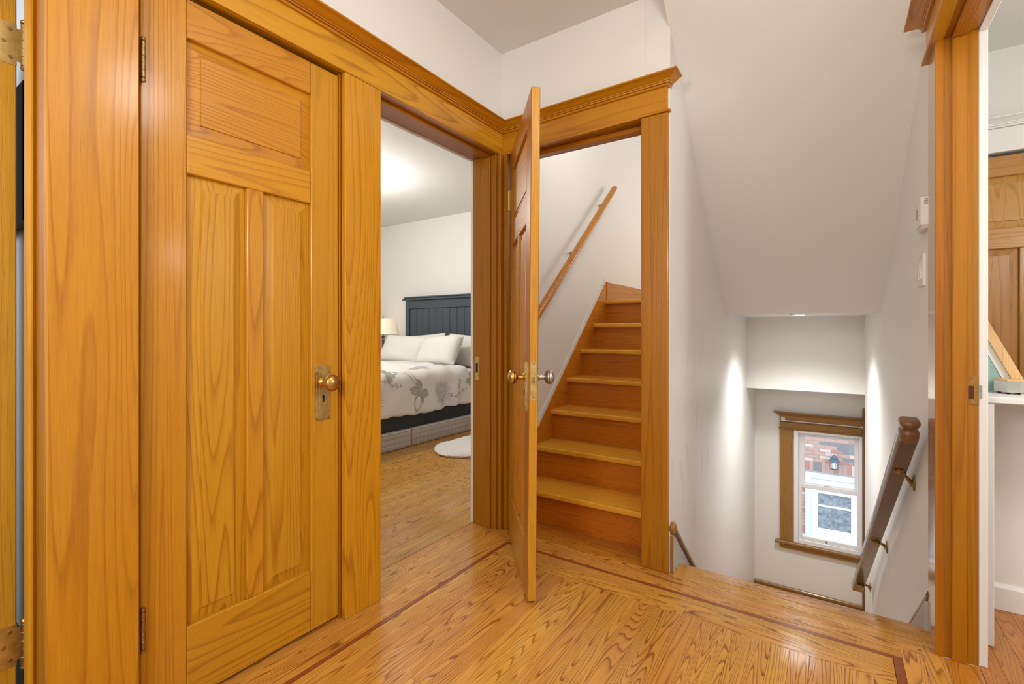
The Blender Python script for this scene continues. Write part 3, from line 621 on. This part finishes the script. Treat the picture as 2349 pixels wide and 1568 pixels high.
def quilt(y0, y1):
    b = BM(); box(b, -3.36, -3.305, y0, y1, .002, .150, .004)
    ny = round((y1 - y0) / .050); nz = 3; sy = (y1 - y0) / ny; sz = .142 / nz
    for i in range(ny):
        for j in range(nz):
            ya, za = y0 + i * sy, .005 + j * sz
            o = [b.verts.new((-3.3052, ya + (.0018 if a in (0, 3) else sy - .0018), za + (.0018 if a < 2 else sz - .0018))) for a in range(4)]
            n = [b.verts.new((-3.300, ya + (.009 if a in (0, 3) else sy - .009), za + (.009 if a < 2 else sz - .009))) for a in range(4)]
            for k in range(4): b.faces.new((o[k], o[(k + 1) % 4], n[(k + 1) % 4], n[k]))
            b.faces.new(n)
    o = fin(b, 'storage_base', QF, bed, 60)
    bx('piping', flat('piping_light', (.62, .59, .55), .7), o, -3.36, -3.302, y0, y1, .1505, .1655, .003)
    bx('handle', QF, o, -3.305, -3.299, y0 + .02, y0 + .035, .02, .13, .002)
quilt(2.12, 3.214); quilt(3.228, 4.60)
# duvet
FAB = flat('duvet_cotton', (.74, .71, .67), .85, bump=.25, bscale=9, spec=.2)
def dsec(s):
    """cross section of the duvet on its near side, s in metres from the bed centre line"""
    X0, r = -4.12, .12; flat_len = .70
    if s < flat_len: return Vector((X0 + s, 0, .705 + .02 * math.cos(s * 2.2)))
    a = (s - flat_len) / r
    top = .705 + .02 * math.cos(flat_len * 2.2)
    if a < math.pi / 2: return Vector((X0 + flat_len + r * math.sin(a), 0, top - r + r * math.cos(a)))
    d = s - flat_len - r * math.pi / 2
    return Vector((X0 + flat_len + r + .02 * math.sin(min(d, .3) * 5), 0, top - r - d))
SMAX = .70 + .12 * math.pi / 2 + .275
def dpt(s, y, off=0):
    sg = 1 if s >= 0 else -1; a = abs(s)
    p = dsec(a); p2 = dsec(a + .01); t = (p2 - p).normalized(); nr = Vector((-t.z, 0, t.x)) if True else None
    nr = Vector((-t.z, 0, t.x)) if t.x >= 0 and -t.z >= -.01 else Vector((1, 0, 0))
    nr = Vector((-p2.z + p.z, 0, p2.x - p.x)).normalized()
    wv = .010 * math.sin(y * 9 + a * 4) * math.sin(a * 7 + 1) + .006 * math.sin(y * 23 + a * 13)
    edge = max(0, (a - .85) / .3)
    wv += edge * .016 * math.sin(y * 15 + 2 * math.sin(y * 5)) + (.02 * max(0, (2.75 - y)) * edge)
    q = p + nr * (wv + off)
    if a > SMAX - .12: q.z += .012 * math.sin(y * 7) - .012 * abs(math.sin(y * 17))
    if sg < 0: q.x = -8.24 - q.x
    return Vector((q.x, y, q.z))
b = BM(); ns, ny = 72, 100; rows = []
for i in range(ny + 1):
    y = 2.02 + (4.09 - 2.02) * i / ny
    rows.append([b.verts.new(dpt(-SMAX + 2 * SMAX * k / ns, y)) for k in range(ns + 1)])
for A, B in zip(rows, rows[1:]):
    for k in range(ns): b.faces.new((A[k], A[k + 1], B[k + 1], B[k]))
duv = fin(b, 'duvet', FAB, None, 60); tag(duv, 'white floral print duvet draped over the bed', 'duvet')
sol = duv.modifiers.new('thick', 'SOLIDIFY'); sol.thickness = .012; sol.offset = -1
# printed flowers
LEAF = flat('print_leaf', (.43, .42, .37), .85, var=.25, bscale=40); PET = flat('print_petal', (.50, .49, .49), .85, var=.2, bscale=60); STEM = flat('print_stem', (.42, .40, .37), .85)
def patch(b, s0, y0, ang, ln, wd, n=9, tip=1.0):
    """flat leaf printed on the cloth, s grows downwards on the side"""
    L_, Rr = [], []
    for k in range(n):
        t = k / (n - 1); wv = wd * math.sin(math.pi * t ** tip) * .5
        cs, cy = s0 - math.sin(ang) * ln * t, y0 + math.cos(ang) * ln * t
        for lst, sg in ((L_, 1), (Rr, -1)):
            lst.append(b.verts.new(dpt(cs + math.cos(ang) * wv * sg, cy + math.sin(ang) * wv * sg, .0022)))
    for k in range(n - 1):
        try: b.faces.new((L_[k], L_[k + 1], Rr[k + 1], Rr[k]))
        except ValueError: pass
def sZ(z): return .70 + .12 * math.pi / 2 + (.705 + .02 * math.cos(1.54) - .12 - z)
def spray(yc, zc, k=1.0, flip=1):
    b = BM(); s0 = sZ(zc)
    for a, ln, wd in ((100, .13, .085), (165, .14, .09), (-15, .14, .09), (-110, .19, .11), (-60, .12, .05)):
        patch(b, s0, yc, R(a) if flip > 0 else R(180 - a), ln * k, wd * k)
    fin(b, 'leaf_print', LEAF, duv)
    b = BM(); 
    for a, ln in ((125, .30), (108, .22)): patch(b, s0, yc, R(a) if flip > 0 else R(180 - a), ln * k, .008)
    fin(b, 'stem_print', STEM, duv)
def mum(yc, zc, r=.15):
    b = BM(); s0 = sZ(zc); q = random.Random(3)
    for k in range(34): patch(b, s0 - math.sin(k * .37) * r * .2, yc + math.cos(k * .37) * r * .2, R(k * 360 / 34), r * q.uniform(.7, 1.0), .016, 6, .7)
    fin(b, 'flower_print', PET, duv)
def twig(yc, zc, ln, ang):
    b = BM(); s0 = sZ(zc); patch(b, s0, yc, R(ang), ln, .006); q = random.Random(int(yc * 100))
    for k in range(14):
        t = q.random(); a = ang + q.choice((-50, 50)); patch(b, s0 - math.sin(R(ang)) * ln * t, yc + math.cos(R(ang)) * ln * t, R(a), .035, .014, 5)
    fin(b, 'twig_print', PET, duv)
spray(3.32, .50); mum(3.62, .47); twig(3.72, .40, .30, 10); twig(3.86, .36, .25, 80); spray(4.10, .56, .7, -1); mum(2.75, .50, .13); twig(2.55, .55, .35, 20); twig(3.1, .56, .3, 160)
spray(3.0, .75, .8); mum(3.5, .86, .13); spray(3.9, .95, .7, -1); twig(2.9, .9, .4, 30)
# pillows
PIL = flat('pillow_cotton', (.76, .74, .70), .85, bump=.3, bscale=7, spec=.2)
def pillow(x, y, z, wd, ht, th_, rx, rz, ry, label, nm='pillow', seed=0):
    q = random.Random(seed); b = BM(); n = 18; rows = {}
    for sg in (1, -1):
        for i in range(n + 1):
            for j in range(n + 1):
                u, v = i / n * 2 - 1, j / n * 2 - 1
                pinch = 1 - .05 * (1 - abs(u) ** 2) * abs(v) ** 4; pinch2 = 1 - .06 * (1 - abs(v) ** 2) * abs(u) ** 4
                h = th_ * .5 * (max(0, (1 - u ** 4) * (1 - v ** 4))) ** .45
                h *= 1 + .10 * math.sin(5 * u + 3 * v + seed) * math.sin(4 * v - 2 * u)
                edge = (i in (0, n) or j in (0, n))
                if edge and sg < 0: rows[(sg, i, j)] = rows[(1, i, j)]; continue
                rows[(sg, i, j)] = b.verts.new((u * wd / 2 * pinch2, -h * sg, v * ht / 2 * pinch))
    for sg in (1, -1):
        for i in range(n):
            for j in range(n): b.faces.new((rows[(sg, i, j)], rows[(sg, i + 1, j)], rows[(sg, i + 1, j + 1)], rows[(sg, i, j + 1)]))
    o = fin(b, nm, PIL, None, 70); o.location = (x, y, z); o.rotation_euler = (R(rx), R(ry), R(rz))
    return tag(o, label, 'pillow', 'white pillows on the bed')
pillow(-4.54, 4.28, .845, .72, .40, .16, -28, 4, 3, 'white pillow at the left, leaning in front against the headboard', seed=1)
pillow(-3.88, 4.22, .850, .66, .40, .17, -30, -4, -3, 'white pillow at the right, leaning in front near the doorway jamb', seed=2)
pillow(-4.40, 4.50, .850, .70, .40, .14, -14, 0, -4, 'white pillow at the back, its pointed corner showing between the front pillows', seed=4)
pillow(-3.68, 4.50, .845, .66, .40, .14, -14, 0, 4, 'white pillow at the back, behind the right front pillow', seed=5)
# lamp and nightstand
ns_ = empty('nightstand', (-5.22, 4.52, 0), 'dark nightstand beside the bed under the table lamp', 'nightstand')
bx('top', NAVY, ns_, -5.45, -4.99, 4.32, 4.74, .615, .645, .004); bx('body', NAVY, ns_, -5.43, -5.01, 4.34, 4.73, .12, .6145, .003)
dr = bx('drawer', NAVY, ns_, -5.41, -5.03, 4.325, 4.3395, .42, .59, .003); b = BM(); lathe(b, [(.008, 0), (.008, .012), (.015, .018), (0, .024)], (-5.22, 4.325, .505), (0, -1, 0), 14); fin(b, 'knob', NICKEL, dr, 40)
for x0 in (-5.43, -5.05):
    for y0 in (4.34, 4.69): bx('leg', NAVY, ns_, x0, x0 + .04, y0, y0 + .04, 0, .12, .002)
lm = empty('table_lamp', (-5.223, 4.55, .645), 'table lamp with cream shade and grey turned column by the bed', 'lamp')
PEW = flat('pewter', (.20, .19, .18), .4, .7)
b = BM(); lathe(b, [(.075, 0), (.075, .012), (.055, .02), (.03, .03), (.018, .05), (.026, .06), (.018, .07), (.016, .10), (.022, .11), (.017, .12), (.017, .30), (.024, .32), (.016, .335), (.02, .36), (.028, .37), (.012, .385), (.010, .42), (0, .43)], (-5.223, 4.55, .6455), (0, 0, 1), 20); fin(b, 'column', PEW, lm, 40)
SH, nt, p = new_mat('shade_linen'); p.inputs['Base Color'].default_value = (.80, .72, .58, 1); p.inputs['Roughness'].default_value = .8
p.inputs['Emission Color'].default_value = (1, .84, .62, 1); p.inputs['Emission Strength'].default_value = .42
b = BM(); lathe(b, [(.195, 0), (.155, .215), (.150, .215), (.190, 0)], (-5.223, 4.55, 1.046), (0, 0, 1), 32); fin(b, 'shade', SH, lm, 40)
b = BM(); lathe(b, [(.004, .42), (.004, .62), (.009, .628), (.009, .64), (0, .648)], (-5.223, 4.55, .6455), (0, 0, 1), 12); fin(b, 'finial', PEW, lm, 40)
# sheepskin rug
q = random.Random(11); b = BM(); cx, cy = -2.58, 3.70; rings = []
RUG = [(-3.033, 3.263), (-2.929, 3.156), (-2.82, 3.099), (-2.734, 3.103), (-2.642, 3.138), (-2.55, 3.20), (-2.30, 3.26), (-2.1, 3.45), (-2.05, 3.9), (-2.15, 4.25), (-2.5, 4.4), (-2.85, 4.3), (-3.02, 4.05), (-3.065, 3.807), (-3.078, 3.66), (-3.07, 3.49), (-3.09, 3.36)]
def catmull(P, m=5):
    out = []; n = len(P)
    for i in range(n):
        a, b_, c, d = (Vector(P[(i + k - 1) % n]) for k in range(4))
        for t in (k / m for k in range(m)):
            out.append(.5 * (2 * b_ + (c - a) * t + (2 * a - 5 * b_ + 4 * c - d) * t * t + (3 * b_ - a - 3 * c + d) * t ** 3))
    return out
RP = catmull(RUG); na = len(RP)
for f, h in ((1.0, .002), (1.015, .018), (.97, .032), (.9, .042), (.75, .046), (.55, .048), (.3, .048), (.1, .047)):
    rings.append([b.verts.new((cx + (p_.x - cx) * f * (1 + q.uniform(-.01, .01)), cy + (p_.y - cy) * f * (1 + q.uniform(-.01, .01)), h + (q.uniform(-.004, .004) if h > .01 else 0))) for p_ in RP])
for A, B in zip(rings, rings[1:]):
    for k in range(na): b.faces.new((A[k], A[(k + 1) % na], B[(k + 1) % na], B[k]))
b.faces.new(rings[-1]); b.faces.new(rings[0][::-1])
tag(fin(b, 'rug', flat('sheepskin', (.80, .77, .72), .95, bump=1.0, bscale=120, var=.12), None, 60), 'cream sheepskin rug on the bedroom floor beside the bed', 'rug')

# ------------------------------------------------------------------ side room on the right
d4 = make_door('door_4', 'brown panelled wood door at the end of the white side room', .61, 2.02, (.548, 3.655, .012), (0, 0, 0))
for c in d4.children: c.data.materials.clear(); c.data.materials.append(wood('oldoak', 'x' if c.name.startswith('rail') else 'z'))
t6 = empty('trim_6', (.85, 3.65, 0), 'white painted casing with crowned head around the brown door', 'door trim', 'structure')
bx('casing', TRIMW, t6, .44, .546, 3.628, 3.6495, 0, 2.045, .002); bx('casing', TRIMW, t6, 1.16, 1.27, 3.628, 3.6495, 0, 2.045, .002)
bx('frieze', TRIMW, t6, .43, 1.28, 3.626, 3.6495, 2.046, 2.175, .002); b = BM(); run(b, CROWN, (.43, 3.626), (1.28, 3.626), (0, -1), 2.176, -1, 1); fin(b, 'cornice', TRIMW, t6, 25)
lg = empty('ledge_cabinet', (.9, 2.6, 0), 'white boxed ledge with side panel and overhanging top in the side room', 'cabinet')
bx('top', TRIMW, lg, .411, 1.9, 2.262, 3.15, .829, .851, .003); bx('side_panel', TRIMW, lg, .411, .4515, 2.266, 2.5995, .0005, .8285, .002); bx('front_panel', TRIMW, lg, .411, 1.9, 2.60, 3.14, .0005, .8285, .001)
bs = empty('baseboard_room', (.9, 2.59, 0), 'white baseboard along the foot of the boxed ledge', 'baseboard', 'structure')
bx('board', TRIMW, bs, .453, 1.9, 2.583, 2.5995, .0005, .085, .001); b = BM(); prism(b, [(2.583, .0855), (2.5995, .0855), (2.5995, .100), (2.592, .098)], 'x', .453, 1.9); fin(b, 'cap_moulding', TRIMW, bs)
fm = empty('picture_frame', (.48, 2.5, .852), 'slanted pale wood frame with white mat and teal picture on the ledge', 'picture frame')
def tri(off, zb, y0, y1, nm, mat):
    # right-hand leg is slanted, left edge upright
    x0 = .414 + (0 if off == 0 else .004); xr = lambda z: .5835 - off - (z - .8525) / 2.295
    zt = .8525 + (.5835 - off - x0) * 2.295
    b = BM(); prism(b, [(x0, zb), (xr(zb), zb), (x0, zt)], 'y', y0, y1); return fin(b, nm, mat, fm)
def bar(o0, o1, nm, mat, y0, y1):
    xr = lambda z, o: .5835 - o - (z - .8525) / 2.295
    zt = lambda o: .8525 + (.5835 - o - .414) * 2.295
    b = BM(); prism(b, [(xr(.8525, o1), .8525), (xr(.8525, o0), .8525), (.414, zt(o0)), (.414, zt(o1))], 'y', y0, y1); return fin(b, nm, mat, fm)
bar(0, .030, 'frame_bar', wood('pale', 'z'), 2.44, 2.462); bar(.0305, .053, 'mat_board', flat('mat_white', (.82, .80, .74), .7), 2.45, 2.460)
tri(.0535, .8525, 2.452, 2.459, 'picture', flat('print_teal', (.32, .50, .46), .6, var=.1, bscale=30))
jb = empty('trinket_box', (.52, 2.42, .852), 'small faceted mirrored box in front of the frame, its wood reflection coloured on the lid', 'box')
hexa = [(.482, 2.425), (.508, 2.385), (.540, 2.382), (.552, 2.402), (.545, 2.435), (.50, 2.438)]
MIR = flat('box_mirror', (.62, .62, .60), .25, .8)
b = BM(); prism(b, hexa, 'z', .858, .897); fin(b, 'body', MIR, jb)
b = BM(); prism(b, [(x + (x - .515) * .04, y + (y - 2.41) * .04) for x, y in hexa], 'z', .8975, .904); fin(b, 'lid', wood('pale', 'x'), jb)  # pale wood colour stands in for the frame mirrored in the top
for x, y in ((.495, 2.418), (.512, 2.395), (.54, 2.395), (.54, 2.425)):
    b = BM(); lathe(b, [(.005, .8522), (.005, .858)], (x, y, 0), (0, 0, 1), 8); fin(b, 'foot', BLACK, jb)

# ------------------------------------------------------------------ neighbour seen through the window
NB = empty('wall_neighbour', (0, 12.2, -3), 'red and grey brick house wall across the way outside the window', 'wall', 'structure')
bx('mortar', flat('mortar', (.42, .40, .38), .9), NB, -6, 6, 12.22, 12.4, -6, 3, 0)
BC = [flat('brick_red', (.38, .18, .16), .85, var=.2), flat('brick_pink', (.42, .26, .21), .85, var=.2), flat('brick_rust', (.42, .26, .22), .85, var=.2), flat('brick_grey', (.185, .18, .185), .85, var=.2), flat('brick_tan', (.52, .40, .35), .85, var=.2)]
bm_ = {}
def brick(x, z, wd, ht):
    k = (wd, ht, rnd.choice((0, 1, 1, 2, 2, 3, 4)))
    if k not in bm_:
        b = BM(); box(b, -wd / 2, wd / 2, -.012, .02, -ht / 2, ht / 2, .003); bmesh.ops.recalc_face_normals(b, faces=b.faces); me = bpy.data.meshes.new('brick'); b.to_mesh(me); b.free(); me.materials.append(BC[k[2]]); bm_[k] = me
    o = bpy.data.objects.new('brick', bm_[k]); COL.objects.link(o); o.parent = NB; o.location = (x, .02 + rnd.uniform(-.003, .003), z + 3)
DX0, DX1, DZT = -.52, .62, -1.93
zs = DZT + .24; 
r_ = 0; z = -3.40
while z < -.62:
    off = (r_ % 2) * .105
    for k in range(-5, 5):
        x = k * .21 + off + .05
        if z < zs - .005 and (x + .10 > DX0 - .104 and x - .10 < DX1): continue
        if abs(z - DZT - .11) < .0 : continue
        if DZT - .01 < z < zs and DX0 - .1 < x < DX1 + .1: continue
        if -1.05 < x < .95: brick(x, z, .20, .064)
    if z < zs - .005: brick(DX0 - .0525 + .0, z, .098, .064)
    z += .075; r_ += 1
for k in range(16): brick(DX0 + .035 + k * .0745, DZT + .115, .064, .20)
nd = empty('neighbour_door', (.05, 12.15, -4.1), 'white glazed door with pale frame in the brick house outside', 'door')
for q in ((-.52, -.40, -4.1, -1.94), (.50, .62, -4.1, -1.94), (-.3995, .4995, -2.06, -1.94)): bx('frame', flat('neighbour_frame', (.52, .57, .62), .5), nd, q[0], q[1], 12.14, 12.21, q[2], q[3], .01)
for q in ((-.3990, -.29, -4.08, -2.065), (.29, .4990, -4.08, -2.065), (-.2895, .2895, -2.36, -2.065), (-.2895, .2895, -4.08, -3.10)): bx('leaf_rail', flat('neighbour_leaf', (.66, .70, .73), .5), nd, q[0], q[1], 12.16, 12.20, q[2], q[3], .008)
bx('bar', VINYL, nd, -.2895, .2895, 12.165, 12.195, -2.64, -2.60, .004)
bx('pane', flat('neighbour_glass', (.22, .25, .28), .12, var=.4, bscale=14), nd, -.2895, .2895, 12.18, 12.186, -3.10, -2.36, 0)
nl = empty('wall_lantern', (0, 12.1, -1.75), 'dark blue green porch lantern on the brick wall outside', 'lantern')
LN = flat('lantern_green', (.05, .10, .14), .5, .3)
b = BM(); lathe(b, [(.01, .33), (.03, .315), (.055, .27), (.06, .255), (.05, .25), (.095, .205), (.10, .195), (.06, .19)], (0, 12.08, -1.82), (0, 0, 1), 16); lathe(b, [(.05, 0), (.06, .012), (.05, .02)], (0, 12.08, -1.80), (0, 0, 1), 16)
for k in range(6):
    a = k * math.pi / 3; box(b, .055 * math.cos(a) - .004, .055 * math.cos(a) + .004, 12.08 + .055 * math.sin(a) - .004, 12.08 + .055 * math.sin(a) + .004, -1.79, -1.63)
box(b, -.02, .02, 12.08, 12.205, -1.60, -1.57); fin(b, 'cage', LN, nl, 40)
b = BM(); lathe(b, [(.040, 0), (.045, .05), (.038, .12)], (0, 12.08, -1.775), (0, 0, 1), 14); fin(b, 'globe', flat('lantern_globe', (.75, .80, .82), .2), nl, 40)
tag(bx('ground', flat('ground_grey', (.35, .35, .34), .9, var=.2), None, -8, 8, 5.1, 12.2, -4.3, -4.12, 0), 'grey paving between the two houses outside', 'ground', None, 'structure')
